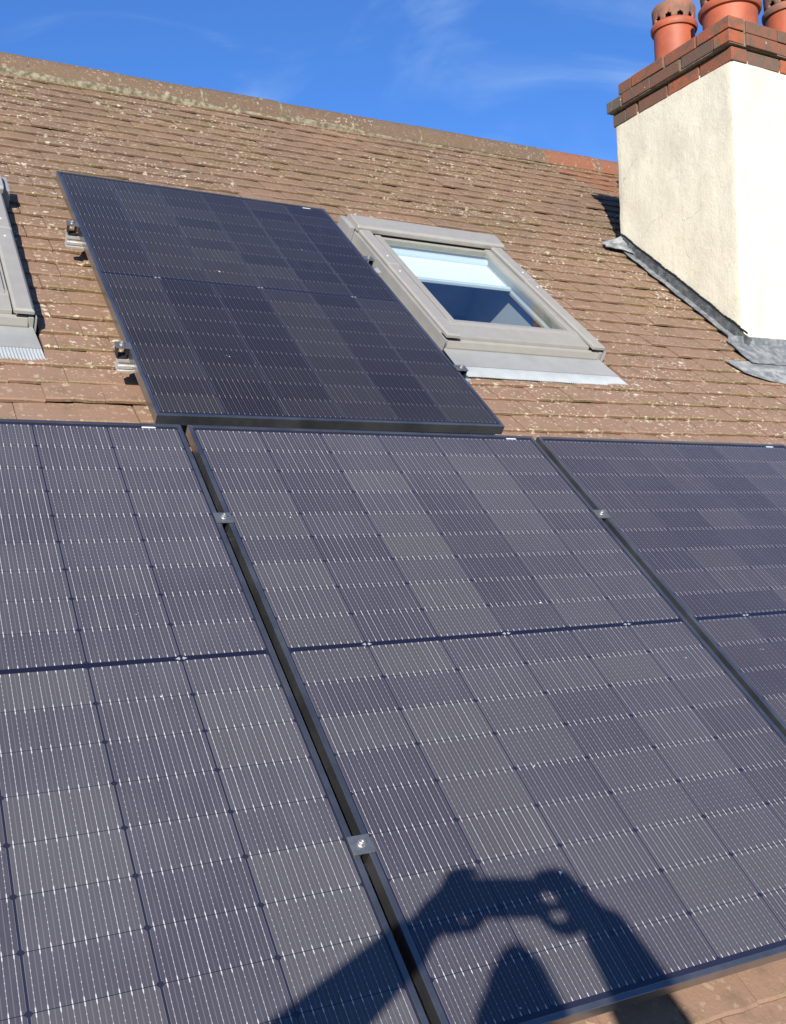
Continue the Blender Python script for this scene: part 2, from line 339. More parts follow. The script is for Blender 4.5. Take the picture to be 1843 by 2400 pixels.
# ---- plain tiles, laid broken bond with a little wobble
TILE_W, GAUGE, TL, TT = 0.168, 0.1035, 0.19, 0.0125
def tile_geom(rs, w=0.1668):
    """one cambered tile: origin at the middle of its lower edge, y up the slope"""
    nx = 4; xs = [-w / 2 + w * i / nx for i in range(nx + 1)]
    ys = [0, .006, TL]
    edge = [rs.uniform(-.0022, .0022) for _ in xs]; edge[0] += rs.choice((0, 0, .003)); edge[-1] += rs.choice((0, 0, .003))
    def z(x, y): return .0020 * (1 - (2 * x / w) ** 2) - y * TT / GAUGE - (.0035 if y == 0 else 0)
    v = []; ty = []
    for y in ys:
        for i, x in enumerate(xs):
            yy = y + (edge[i] if y < .01 else 0); v.append((x, yy, z(x, y))); ty.append(max(0, y))
    for y in (0, TL):
        for i, x in enumerate(xs):
            yy = y + (edge[i] if y < .01 else 0); v.append((x, yy + .001, z(x, y) - TT + (.0035 if y == 0 else 0))); ty.append(0.0 if y == 0 else TL)
    n = nx + 1; f = []
    for j in range(2):
        for i in range(nx): f.append((j * n + i, j * n + i + 1, (j + 1) * n + i + 1, (j + 1) * n + i))
    for i in range(nx): f.append((i + 1, i, 3 * n + i, 3 * n + i + 1))
    f.append((0, n, 2 * n, 4 * n, 3 * n)); f.append((n - 1, 4 * n - 1, 5 * n - 1, 3 * n - 1, 2 * n - 1))
    return v, f, ty
rs = random.Random(5)
VAR = [tile_geom(rs) for _ in range(8)]
PANELS = [(-1.153, -.019, -1.722, 0), (0, 1.134, -1.722, 0), (1.155, 2.289, -1.722, 0), (-.08, 1.06, .035, 1.76)]
def hidden(p):
    """is the point screened from the photograph's camera by a panel, a roof window or the chimney?"""
    d = Vector(p) - CAMP; l = MR.transposed() @ d; c = MR.transposed() @ (CAMP - Vector((0, 0, OZ)))
    def hit(w): t = (w - c.z) / l.z; return (c.x + l.x * t, c.y + l.y * t) if 0 < t < 1 else None
    h = hit(0.0)
    if h and any(a < h[0] < b_ and e < h[1] < g for a, b_, e, g in PANELS): return True
    h = hit(-.05)
    if h and any(q[0] - .02 < h[0] < q[1] + .02 and q[2] < h[1] < q[3] for q in (SKY_R, SKY_L)): return True
    if d.x > 0:
        t = (CHX - CAMP.x) / d.x
        if t < 1 and CHY < (CAMP + d * t).y < CHY1: return True
        t = (CHY - CAMP.y) / d.y
        if t < 1 and (CAMP + d * t).x > CHX: return True
    return False
rows = []
j0 = math.floor((VE - .31) / GAUGE)
tiles = []
j = j0
while .31 + j * GAUGE < VT - .03:
    v = .31 + j * GAUGE; off = -.316 + (.085 if j % 2 else 0) + rs.uniform(-.006, .006)
    wob = rs.uniform(-.004, .004)
    k0 = math.floor((U0 - off) / TILE_W)
    for k in range(k0, k0 + int((U1 - U0) / TILE_W) + 2):
        u = off + (k + .5) * TILE_W + rs.uniform(-.0012, .0012)
        vv = v + .004 * u + wob + rs.uniform(-.0028, .0028)
        skip = False; cut = None; a0, a1 = u - TILE_W / 2, u + TILE_W / 2
        for q in (SKY_R, SKY_L):
            if q[2] - .16 < vv < q[3] - .06:
                c0, c1 = q[0] - .016, q[1] + .014
                if vv < q[2] - .02: c1 += .055 * (q[2] - vv) / .16 if q is SKY_R else 0
                if vv < q[2] - .085 and vv + TL > q[2] - .1: c0, c1 = c0, c1
                if a0 > c0 and a1 < c1: skip = True
                elif a0 < c0 < a1: cut = (a0, c0)
                elif a0 < c1 < a1: cut = (c1, a1)
        if cut:
            if cut[1] - cut[0] < .022: skip = True
            else: u = (cut[0] + cut[1]) / 2
        p = W(u, vv + .05, TW(u))
        if CHX + .05 < p.x < CHX1 - .05 and CHY + .08 < p.y < CHY1 - .05: skip = True
        if skip: continue
        lift = .0006 + abs(rs.gauss(0, .0016)) + (rs.uniform(.003, .007) if rs.random() < .05 else 0)
        red = u > 3.38 + .10 * math.sin(v * 9.0) and v > 2.98 and u < 5
        tiles.append((u, vv, TW(u) + lift, rs.gauss(0, .005), rs.gauss(0, .006), rs.randrange(8) if not cut else -1, red, rs.random(), (cut[1] - cut[0] - .003) if cut else 0))
    j += 1
area = []
for i, t in enumerate(tiles):
    p = W(t[0], t[1] + .03, t[2]); x, y, z = proj(p)
    if z > .3 and -60 < x < 1903 and -60 < y < 2460 and not hidden(p):
        n = MR @ Vector((0, 0, 1)); fc = abs(n.dot((CAMP - p).normalized()))
        area.append((fc / (z * z), i))
area.sort(reverse=True)
single = {i for _, i in area[:300]}
VM = []
for k, (v, f, ty) in enumerate(VAR):
    q = MB(); q.v = list(v); q.f = list(f); q.at = {'ty': ty}; VM.append(q.mesh('tile'))
VMR = [m_.copy() for m_ in VM]
for m_ in VM: m_.materials.append(M['tile'])
for m_ in VMR: m_.materials.append(M['tile_red'])
fields = {False: MB(), True: MB()}
fat = {False: ([], []), True: ([], [])}
for i, (u, v, w, ra, rl, var, red, rn, cw_) in enumerate(tiles):
    if var < 0: geo = tile_geom(rs, cw_)
    mt = Matrix.Translation((u, v, w)) @ Matrix.Rotation(ra, 4, 'Z') @ Matrix.Rotation(rl, 4, 'Y')
    if i in single:
        if var < 0: q = MB(); q.v, q.f, q.at = geo[0], geo[1], {'ty': geo[2]}; me = q.mesh('tile')
        else: me = (VMR if red else VM)[var]
        o = link('tile', me, 'tile', roof); o.matrix_local = mt
    else:
        vv, ff, ty = VAR[var] if var >= 0 else geo
        fields[red].add([mt @ Vector(p) for p in vv], ff); fat[red][0].extend(ty); fat[red][1].extend([rn] * len(vv))
for red in (False, True):
    if fields[red].v:
        fields[red].at = {'ty': fat[red][0], 'trnd': fat[red][1]}
        tag(fields[red].build('tile_field', 'tile_red' if red else 'tile', roof), kind='stuff')

# ---- ridge tiles bedded on mortar
def ridge_y(u): return W(u, 3.448, TW(u) + .01)
def ridge_piece(u0, u1, grow, mname, name='ridge_tile', dz=0.0, tl=0.0):
    b = MB(); n = 14; rows_ = 5; vs = []
    for i in range(rows_):
        u = u0 + (u1 - u0) * i / (rows_ - 1); f_ = ridge_y(u); cy, cz = f_.y + .128, f_.z + dz + tl * (i / (rows_ - 1) - .5)
        for sh in (0, -.014):
            for k in range(n + 1):
                a = PI - PI * k / n
                y = cy + (.130 + grow + sh) * math.cos(a) * (1 + .04 * math.sin(a) ** 2); z = cz + (.138 + grow + sh) * math.sin(a) ** .86
                vs.append(MR.transposed() @ Vector((u, y, z - OZ)))
    m_ = n + 1; fs = []
    for i in range(rows_ - 1):
        for k in range(n):
            a0 = i * 2 * m_ + k; b0 = (i + 1) * 2 * m_ + k
            fs.append((a0, a0 + 1, b0 + 1, b0)); fs.append((a0 + m_ + 1, a0 + m_, b0 + m_, b0 + m_ + 1))
        for k in (0, n):
            a0 = i * 2 * m_ + k; b0 = (i + 1) * 2 * m_ + k; fs.append((a0, b0, b0 + m_, a0 + m_))
    for i in (0, rows_ - 1):
        for k in range(n):
            a0 = i * 2 * m_ + k; fs.append((a0, a0 + m_, a0 + m_ + 1, a0 + 1))
    b.add(vs, fs); return b.build(name, mname, roof, smooth=True)
k = -8
while .011 + .4615 * k < U1 - .4:
    u = .011 + .4615 * k; g = rs.uniform(-.002, .002)
    ridge_piece(u + .004, u + .4575, g, 'ridge_red' if 3.2 < u < 5 else 'ridge', 'ridge_tile', rs.gauss(0, .0008), rs.gauss(0, .0022))
    jb = ridge_piece(u - .010, u + .010, -.003 + rs.uniform(0, .004), 'ridge_mortar', 'mortar_joint')
    k += 1
b = MB(); n = int((U1 - U0) / .03); vs = []; fs = []     # lumpy bedding along the foot of the ridge
for side in (0,):
    for i in range(n + 1):
        u = U0 + (U1 - U0) * i / n
        for kk, (dv, dw) in enumerate(((-.034, -.014), (-.026, .006), (-.008, .020), (.02, .022), (.05, -.03))):
            h = mnoise.noise(Vector((u * 7, kk * 3.1, 2))) * .012 + mnoise.noise(Vector((u * 24, kk * 5.3, 9))) * .006
            vs.append((u, 3.462 + .004 * u + dv + h, TW(u) + .004 + dw + h * .6))
    for i in range(n):
        for kk in range(4): a0 = i * 5 + kk; fs.append((a0, a0 + 5, a0 + 6, a0 + 1))
b.add(vs, fs); b.build('mortar_bed', 'ridge_mortar', roof, smooth=True)
# rear slope, gable ends, eaves
apex = W(0, 3.56, -.16)
b = MB(); ay, az_ = apex.y - .02, apex.z - OZ - .02
inv = MR.transposed()
pts = [(U0, ay, az_), (U1, ay, az_ + .05), (U1, ay + 4.4, az_ - 3.72), (U0, ay + 4.4, az_ - 3.77)]
b.add([inv @ Vector(p) for p in pts], [(0, 1, 2, 3)]); b.build('rear_slope', 'tile', roof)
ep = W(0, VE, TW(0) - .06)
b = MB(); b.box(U0, U1, ep.y + .30, ay + 4.0, 0, ep.z - .12)
hw = b.build('house_wall', 'paint_wall'); tag(hw, 'cream painted house wall standing below the tiled roof', 'wall')
b = MB()
pr = []
for k in range(9): a = PI + PI * k / 8; pr.append((.056 * math.cos(a), .056 * math.sin(a)))
pr += [(.05 * math.cos(2 * PI - PI * k / 8), .05 * math.sin(2 * PI - PI * k / 8)) for k in range(9)]
b.extrude([(y + ep.y - .05, z + ep.z - .02) for y, z in pr], U0, U1)
tag(b.build('gutter', 'gutter', smooth=True), 'black half round gutter along the eaves under the panels', 'gutter')

# ------------------------------------------------------------------ solar panels
PW, PH, FH, FL = 1.134, 1.722, 0.032, 0.0115
def chamf(hx, hy, c): return [(-hx + c, -hy), (hx - c, -hy), (hx, -hy + c), (hx, hy - c), (hx - c, hy), (-hx + c, hy), (-hx, hy - c), (-hx, -hy + c)]
cb = MB(); cb.prism(chamf(.0901, .04565, .0042), 0, .0006); CELLS = {}
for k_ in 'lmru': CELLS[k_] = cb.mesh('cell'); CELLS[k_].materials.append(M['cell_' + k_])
CPX, CPY = .1844, .0927
def frame_bar(L, side):
    """one mitred frame rail, outer top edge on the line z=0; runs along +x, inside towards +y"""
    b = MB(); prof = [(0, 0), (FL, 0), (FL, -.0035), (.0022, -.0035), (.0022, -FH + .002), (.026, -FH + .002), (.026, -FH), (0, -FH)]
    n = len(prof)
    vs = [(y, y, z) for y, z in prof] + [(L - y, y, z) for y, z in prof]
    fs = [tuple(range(n - 1, -1, -1)), tuple(range(n, 2 * n))] + [(i, (i + 1) % n, n + (i + 1) % n, n + i) for i in range(n)]
    b.add(vs, fs); return b
FBX = frame_bar(PW, 0).mesh('frame_rail'); FBY = frame_bar(PH, 0).mesh('frame_rail')
for m_ in (FBX, FBY): m_.materials.append(M['frame'])
def solar_panel(u, v, w, ang, tu, tv, label, which):
    """origin at the lower left corner of the frame's top face"""
    R_ = MR @ Matrix.Rotation(ang, 3, 'Z') @ Matrix.Rotation(-tu, 3, 'Y') @ Matrix.Rotation(tv, 3, 'X')
    root = empty('solar_panel', W(u, v, w), R_)
    tag(root, label, 'solar panel', 'black solar panels mounted on the roof')
    for me, loc, rz in ((FBX, (0, 0, 0), 0), (FBY, (PW, 0, 0), PI / 2), (FBX, (PW, PH, 0), PI), (FBY, (0, PH, 0), -PI / 2)):
        o = link('frame_rail', me, 'frame', root, bevel=.0013, seg=2); o.location = loc; o.rotation_euler = (0, 0, rz)
    bs = MB(); bs.box(.003, PW - .003, .003, PH - .003, -.0070, -.0030)
    sheet = bs.build('backsheet', 'backsheet', root)
    bb = MB(); bb.box(.018, PW - .018, PH / 2 - .0050, PH / 2 + .0050, -.0030, -.0026)
    st = bb.build('bus_strip', 'bus', root)
    dm = MB()
    for s in (-2, 0, 2):
        cx = PW / 2 + s * CPX
        dm.prism([(cx - .012, PH / 2), (cx - .004, PH / 2 - .004), (cx - .002, PH / 2), (cx - .004, PH / 2 + .004)], -.00255, -.0022)
        dm.prism([(cx + .002, PH / 2), (cx + .004, PH / 2 - .004), (cx + .012, PH / 2), (cx + .004, PH / 2 + .004)], -.00255, -.0022)
    dm.build('solder_joint', 'alu', st)
    cols = [rs.random() for _ in range(12)]
    for i in range(6):
        for j_ in range(18):
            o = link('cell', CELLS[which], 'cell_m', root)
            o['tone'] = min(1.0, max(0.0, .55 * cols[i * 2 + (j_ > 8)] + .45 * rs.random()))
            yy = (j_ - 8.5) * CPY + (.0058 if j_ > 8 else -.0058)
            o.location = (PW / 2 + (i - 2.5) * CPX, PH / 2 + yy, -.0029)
    lb = MB(); lb.prism([(PW - .105, PH - .0188), (PW - .072, PH - .0188), (PW - .069, PH - .0160), (PW - .072, PH - .0130), (PW - .105, PH - .0130), (PW - .108, PH - .0160)], -.0029, -.0022)
    lb.build('barcode_label', 'white', root)
    return root
solar_panel(-.0193 - PW, -PH, 0, 0, 0, 0, 'black solar panel at the left edge, lower row, grey cells with dust and painted glare', 'l')
solar_panel(0, -PH, 0, 0, 0, 0, 'black solar panel in the middle of the lower row, person\'s shadow across it', 'm')
solar_panel(PW + .0206, -PH, 0, 0, 0, 0, 'black solar panel at the right end of the lower row', 'r')
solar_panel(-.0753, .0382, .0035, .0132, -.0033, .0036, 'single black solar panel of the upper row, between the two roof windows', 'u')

# mounting rails with hooks
def rail(u0, u1, v, top, label, ang=0.0):
    root = empty('mounting_rail', W(u0, v, top), MR @ Matrix.Rotation(ang, 3, 'Z'))
    tag(root, label, 'rail', 'aluminium rails carrying the panels'); L = u1 - u0
    b = MB(); h = -.042
    prof = [(-.018, 0), (-.006, 0), (-.006, -.010), (.006, -.010), (.006, 0), (.018, 0), (.018, -.008), (.0145, -.011), (.0145, -.018), (.018, -.021), (.018, -.030), (.0145, -.033), (.018, -.036), (.018, h),
            (-.018, h), (-.018, -.036), (-.0145, -.033), (-.018, -.030), (-.018, -.021), (-.0145, -.018), (-.0145, -.011), (-.018, -.008)]
    b.extrude(prof, 0, L); b.build('rail_profile', 'alu', root)
    for hx in [x for x in (.09, L * .5, L - .12)]:
        hb = MB(); hb.box(hx, hx + .03, -.016, .016, -.075, -.0425); hb.box(hx, hx + .03, -.016, .14, -.083, -.0755); hb.build('roof_hook', 'steel', root)
    return root
rail(-1.22, 2.36, -.412, -FH, 'bright aluminium rail under the lower row, near its top edge')
rail(-1.22, 2.36, -1.352, -FH, 'bright aluminium rail under the lower row, near its bottom edge')
rail(-.128, 1.115, 1.262, .0035 - FH - .004, 'short aluminium rail under the upper panel, nearer the ridge', .006)
rail(-.108, 1.115, .404, .0035 - FH - .002, 'short aluminium rail under the upper panel, nearer its bottom edge', .006)
def bolt(root, x, y, z):
    b = MB(); b.lathe([(.0088, z), (.0088, z + .0012)], (x, y), 20); b.prism([(x + .0068 * math.cos(PI / 3 * k), y + .0068 * math.sin(PI / 3 * k)) for k in range(6)], z + .0012, z + .0068)
    b.lathe([(.0036, z + .0068), (.0032, z + .0105)], (x, y), 12)
    return b.build('bolt', 'steel', root, bevel=.0006, seg=1)
def mid_clamp(u, v, label):
    root = empty('mid_clamp', W(u, v, .0005), MR); tag(root, label, 'clamp', 'clamps holding the panels to the rails')
    b = MB(); b.box(-.0215, .0215, -.019, .019, 0, .0038); b.build('plate', 'clamp', root, bevel=.0009)
    b = MB(); b.box(-.0085, -.0060, -.019, .019, -.030, -.0002); b.box(.0060, .0085, -.019, .019, -.030, -.0002); b.box(-.0059, .0059, -.019, .019, -.030, -.0275); b.build('channel', 'black', root)
    bolt(root, 0.001, .001, .0038)
mid_clamp(-.0097, -.412, 'dark clamp between left and middle panels, the upper one of two')
mid_clamp(-.0097, -1.350, 'silvery clamp between left and middle panels, the lower one nearest the camera')
mid_clamp(PW + .0103, -.414, 'dark clamp between the middle and right lower panels')
def end_clamp(u, v, s, label):
    root = empty('end_clamp', W(u, v, .0042), MR @ Matrix.Rotation(.006, 3, 'Z')); tag(root, label, 'clamp', 'clamps holding the panels to the rails')
    b = MB(); b.box(*sorted((.010 * s * -1, .036 * s)), -.018, .018, 0, .0036); b.build('plate', 'clamp', root, bevel=.0009)
    b = MB()
    b.box(*sorted((.0025 * s, .0050 * s)), -.018, .018, -.033, -.0002); b.box(*sorted((.029 * s, .0315 * s)), -.018, .018, -.033, -.0002); b.box(*sorted((.0052 * s, .0288 * s)), -.018, .018, -.0335, -.0305)
    b.build('channel', 'black', root)
    bolt(root, .017 * s, .003, .0036)
end_clamp(-.0945, 1.268, -1, 'end clamp on the left side of the upper panel, the higher one')
end_clamp(-.0825, .408, -1, 'end clamp on the left side of the upper panel, the lower one')
end_clamp(1.0425, 1.281, 1, 'end clamp on the right side of the upper panel beside the roof window')
end_clamp(1.0535, .411, 1, 'end clamp on the right side of the upper panel below the roof window')

# ------------------------------------------------------------------ roof windows
def roof_window(q, ang, label, blind_drop, flare):
    u0, u1, v0, v1 = q; WW, HH = u1 - u0, v1 - v0; t0 = TW((u0 + u1) / 2)
    root = empty('roof_window', W(u0, v0, t0), MR @ Matrix.Rotation(ang, 3, 'Z'))
    tag(root, label, 'roof window', 'grey roof windows in the tiled slope')
    # outer frame box
    T = .080; b = MB()
    b.box(0, .030, .045, HH - .02, -.05, T - .018); b.box(WW - .030, WW, .045, HH - .02, -.05, T - .018)
    b.box(.030, WW - .030, HH - .05, HH - .02, -.05, T - .018); b.box(.030, WW - .030, .045, .075, -.05, T - .040)
    b.build('frame', 'winmetal2', root, bevel=.002)
    # side flashing
    for s in (0, 1):
        b = MB(); x = -.0035 if s == 0 else WW + .0005; b.box(x, x + .003, -.01, HH + .03, -.03, T - .022)
        xo = -.055 if s == 0 else WW + .004; b.box(xo, xo + .051, .0, HH + .03, -.034, -.031); b.build('side_flashing', 'winmetal2', root)
    # cover strips, each in two lengths
    for s in (0, 1):
        xa, xb = (.004, .064) if s == 0 else (WW - .064, WW - .004)
        for ya, yb, dz in ((.0, HH * .57, 0), (HH * .57 - .004, HH - .075, .0022)):
            b = MB(); z = T - .017 + dz
            b.add([(xa, ya, z), (xb, ya, z), (xb, yb, z), (xa, yb, z), (xa, ya, z + .010), (xb, ya, z + .010), (xb, yb, z + .010), (xa, yb, z + .010), (xa + .007, ya + .006, z + .016), (xb - .007, ya + .006, z + .016), (xb - .007, yb, z + .016), (xa + .007, yb, z + .016)],
                  [(3, 2, 1, 0), (0, 1, 5, 4), (1, 2, 6, 5), (2, 3, 7, 6), (3, 0, 4, 7), (4, 5, 9, 8), (5, 6, 10, 9), (6, 7, 11, 10), (7, 4, 8, 11), (8, 9, 10, 11)])
            o = b.build('side_cover', 'winmetal', root)
            sb = MB(); sb.lathe([(.0042, z + .0161), (.003, z + .0178)], ((xa + xb) / 2, (yb - .07) if dz == 0 else ya + .075), 12); sb.build('screw', 'white', o)
    # hood along the top
    b = MB(); b.extrude([(HH - .125, T - .012), (HH - .128, T + .010), (HH - .118, T + .018), (HH - .02, T + .022), (HH + .012, T + .012), (HH + .016, T - .03), (HH + .016, .0), (HH - .02, .0), (HH - .018, T - .012)], -.004, WW + .004)
    b.build('top_hood', 'winmetal', root, bevel=.003)
    b = MB(); b.box(-.030, -.0045, HH - .10, HH + .03, 0, T - .004); b.box(WW + .0045, WW + .030, HH - .10, HH + .03, 0, T - .004); b.build('hood_end', 'winmetal2', root, bevel=.002)
    # sash with glazing bead, raised above the pane
    b = MB(); xi, xo_ = .066, .106; yb0, yt = .155, HH - .150
    for xa, xb in ((xi, xo_), (WW - xo_, WW - xi)):
        b.box(xa, xb, .10, HH - .13, .020, T - .016)
        b.box(xa + (.012 if xa < WW / 2 else -.0), xb + (-.0 if xa < WW / 2 else -.012), .12, HH - .14, T - .0158, T - .008)
    b.box(xo_, WW - xo_, yt, HH - .13, .020, T - .018)
    b.build('sash', 'winmetal', root, bevel=.002)
    b = MB(); b.extrude([(.020, T - .030), (.022, T - .018), (.110, T - .014), (.128, T - .010), (.150, T - .012), (.154, T - .018), (.154, .02), (.020, .02)], .0665, WW - .0665)
    b.build('bottom_sash_cover', 'winmetal', root, bevel=.0015)
    b = MB(); b.extrude([(.004, -.004), (-.002, .022), (.006, T - .034), (.0195, T - .031), (.0195, 0)], .020, WW - .020); b.build('sill_front', 'winmetal', root, bevel=.0015)
    b = MB(); b.box(.003, .0195, .004, .044, 0, T - .030); b.box(WW - .0195, WW - .003, .004, .044, 0, T - .030); b.build('corner_block', 'winmetal2', root, bevel=.002)
    b = MB(); b.box(xo_ - .008, WW - xo_ + .008, .150, yt + .006, T - .0235, T - .0195); pn = b.build('pane', 'glass', root); pn.data.materials.append(M['glass_clear'])
    for pg in pn.data.polygons: pg.material_index = 0 if pg.normal.z > .5 else 1
    # apron and pleated skirt lying on the tiles
    ap = MB(); ap.hexa([(.006, -.118, .010), (WW + flare * .5, -.118, .010), (WW - .004, .004, .013), (.006, .004, .013), (.006, -.118, .0125), (WW + flare * .5, -.118, .0125), (WW - .004, .004, .0165), (.006, .004, .0165)])
    ap.build('apron', 'winmetal2', root)
    sk = MB(); n = 320; vs = []; xa, xb = (-.01, WW + flare)
    for i in range(n + 1):
        x0 = xa + (xb - flare * .5 - xa) * i / n; x1 = xa + (xb - xa) * i / n; z = .0019 * math.cos(i * PI / 2)
        dy = .003 * mnoise.noise(Vector((x0 * 11, 1.3, u0)))
        vs += [(x0, -.1165, .0095 + z * .35), (x1, -.182 + dy, .004 + z), (x1, -.182 + dy, .002 + z), (x0, -.1165, .0075 + z * .35)]
    fs = []
    for i in range(n):
        a0 = 4 * i
        for kk in range(4): fs.append((a0 + kk, a0 + (kk + 1) % 4, a0 + 4 + (kk + 1) % 4, a0 + 4 + kk))
    fs += [(3, 2, 1, 0), (4 * n, 4 * n + 1, 4 * n + 2, 4 * n + 3)]
    sk.add(vs, fs); sk.build('pleated_skirt', 'leadskirt', root)
    # lining, room and blind below the pane
    b = MB(); d = -.30
    b.box(.052, .064, .10, HH - .10, d, .0195); b.box(WW - .064, WW - .052, .10, HH - .10, d, .0195)
    b.box(.064, WW - .064, .088, .10, d, .018); b.box(.064, WW - .064, HH - .10, HH - .088, d, .018); b.build('lining', 'lining', root)
    b = MB(); b.box(.066, .100, .155, HH - .15, -.012, .0195); b.box(WW - .100, WW - .066, .155, HH - .15, -.012, .0195); b.build('inner_sash', 'pine', root, bevel=.002)
    b = MB(); b.box(-.1, WW + .1, -.1, HH + .1, d - .03, d - .005); b.build('room_below', 'room', root)
    b = MB()
    nseg = 14; cyl = [(HH - .185 + .020 * math.cos(2 * PI * k / nseg), .018 + .020 * math.sin(2 * PI * k / nseg)) for k in range(nseg)]
    b.extrude(cyl, .104, WW - .104); bl = b.build('blind_roller', 'blindbar', root, smooth=True)
    b = MB(); b.box(.108, WW - .108, HH - blind_drop, HH - .190, .012, .0135); b.build('blind_cloth', 'blind', root)
    b = MB(); b.box(.104, WW - .104, HH - blind_drop - .022, HH - blind_drop, .006, .022); b.build('blind_rail', 'blindbar', root, bevel=.003)
    b = MB(); b.box(.1005, .1035, .16, HH - .2, .000, .026); b.box(WW - .1035, WW - .1005, .16, HH - .2, .000, .026); b.build('blind_track', 'blindbar', root)
    return root
roof_window(SKY_R, .004, 'grey roof window with half drawn white blind, between upper panel and chimney', .425, .034)
roof_window(SKY_L, .004, 'grey roof window cut off by the left edge of the photo', .40, .012)

# ------------------------------------------------------------------ chimney
zc = lambda z: OZ + z
stack = empty('chimney_stack', (CHX, CHY, OZ + .3)); base_z = OZ + .3
tag(stack, 'cream rendered chimney stack with a projecting brick cap and lead flashing', 'chimney')
def rel(p): return (p[0] - CHX, p[1] - CHY, p[2] - base_z)
# rendered shaft: hand-floated, slightly wavy faces with soft corners
RT = 1.985
def shaft():
    b = MB(); pl = []; r = .014; nx, ny = 26, 22
    corners = [(CHX, CHY, PI), (CHX1, CHY, 1.5 * PI), (CHX1, CHY1, 0), (CHX, CHY1, .5 * PI)]
    for ci, (x, y, a0) in enumerate(corners):
        cx = x + (r if ci in (0, 3) else -r); cy = y + (r if ci in (0, 1) else -r)
        for k in range(4):
            a = a0 + k * PI / 6; pl.append((cx + r * math.cos(a), cy + r * math.sin(a)))
        nxt = corners[(ci + 1) % 4]; n = nx
        ex, ey = nxt[0] - x, nxt[1] - y; L = math.hypot(ex, ey)
        for k in range(1, n):
            t = (r + (L - 2 * r) * k / n) / L; pl.append((x + ex * t, y + ey * t))
    n = len(pl); nz = 44; vs = []
    for j_ in range(nz + 1):
        for i, (x, y) in enumerate(pl):
            zb = -.6; zt = RT + .010 * mnoise.noise(Vector((x * 6, y * 6, 1))) + .006 * mnoise.noise(Vector((x * 30, y * 30, 4)))
            z = zb + (zt - zb) * j_ / nz
            w_ = .0045 * mnoise.noise(Vector((x * 4, y * 4, z * 4))) + .0028 * mnoise.noise(Vector((x * 14, y * 14, z * 14)))
            cx, cy = (CHX + CHX1) / 2, (CHY + CHY1) / 2; s = 1 + w_ / .45 + (.004 if j_ == nz else 0)
            vs.append(rel((cx + (x - cx) * s, cy + (y - cy) * s, zc(z))))
    fs = [(j_ * n + i, j_ * n + (i + 1) % n, (j_ + 1) * n + (i + 1) % n, (j_ + 1) * n + i) for j_ in range(nz) for i in range(n)]
    fs.append(tuple(nz * n + i for i in range(n)))
    b.add(vs, fs); o = b.build('rendered_shaft', 'render', stack, smooth=True)
shaft()
BR = {}
def brick_obj(lx, ly, h, x, y, z):
    key = (round(lx, 3), round(ly, 3), round(h, 3))
    if key not in BR:
        b = MB(); b.box(-lx / 2, lx / 2, -ly / 2, ly / 2, 0, h); BR[key] = b.mesh('brick'); BR[key].materials.append(M['brick'])
    o = link('brick', BR[key], 'brick', stack, bevel=.0035, seg=2)
    o.location = Vector(rel((x + rs.uniform(-.0035, .0035), y + rs.uniform(-.0035, .0035), z + rs.uniform(-.0015, .0015)))); o.rotation_euler = (0, 0, rs.gauss(0, .010))
def course(x0, x1, y0, y1, z, h, phase):
    J = .010; D = .1025; Ls = .215
    def run(a0, a1, first):
        out = []; p = a0; L = first
        while p < a1 - .02:
            e = min(p + L, a1)
            if a1 - e < .05: e = a1
            out.append((p, e)); p = e + J; L = Ls
        return out
    # left and right sides, then front and back
    for s, x in ((0, x0 + D / 2), (1, x1 - D / 2)):
        for a0, a1 in run(y0 if phase == s else y0 + D + J, y1 if phase != s else y1 - D - J, Ls): brick_obj(D, a1 - a0, h, x, (a0 + a1) / 2, zc(z))
    for s, y in ((0, y0 + D / 2), (1, y1 - D / 2)):
        for a0, a1 in run(x0 + D + J if phase == s else x0, x1 if phase == s else x1 - D - J, Ls if phase == s else D): brick_obj(a1 - a0, D, h, (a0 + a1) / 2, y, zc(z))
    b = MB(); i = .008; b.hexa([rel(p) for p in ((x0 + i, y0 + i, zc(z - .004)), (x1 - i, y0 + i, zc(z - .004)), (x1 - i, y1 - i, zc(z - .004)), (x0 + i, y1 - i, zc(z - .004)), (x0 + i, y0 + i, zc(z + h - .003)), (x1 - i, y0 + i, zc(z + h - .003)), (x1 - i, y1 - i, zc(z + h - .003)), (x0 + i, y1 - i, zc(z + h - .003)))])
    b.build('mortar', 'mortar', stack)
course(2.974, 4.056, .803, 1.674, 1.972, .066, 0)
course(2.940, 4.090, .782, 1.690, 2.050, .060, 1)
course(2.942, 4.088, .785, 1.590, 2.116, .060, 0)
b = MB(); b.hexa([rel(p) for p in ((2.965, .81, zc(2.174)), (4.065, .81, zc(2.174)), (4.065, 1.565, zc(2.174)), (2.965, 1.565, zc(2.174)), (3.06, .90, zc(2.205)), (3.97, .90, zc(2.205)), (3.97, 1.48, zc(2.205)), (3.06, 1.48, zc(2.205)))])
b.build('flaunching', 'mortar', stack, bevel=.01)
b = MB(); b.hexa([rel(p) for p in ((2.985, 1.592, zc(2.112)), (4.05, 1.592, zc(2.112)), (4.05, 1.68, zc(2.112)), (2.985, 1.68, zc(2.112)), (2.985, 1.592, zc(2.150)), (4.05, 1.592, zc(2.150)), (4.05, 1.66, zc(2.118)), (2.985, 1.66, zc(2.118)))])
b.build('flaunching', 'mortar', stack, bevel=.006)
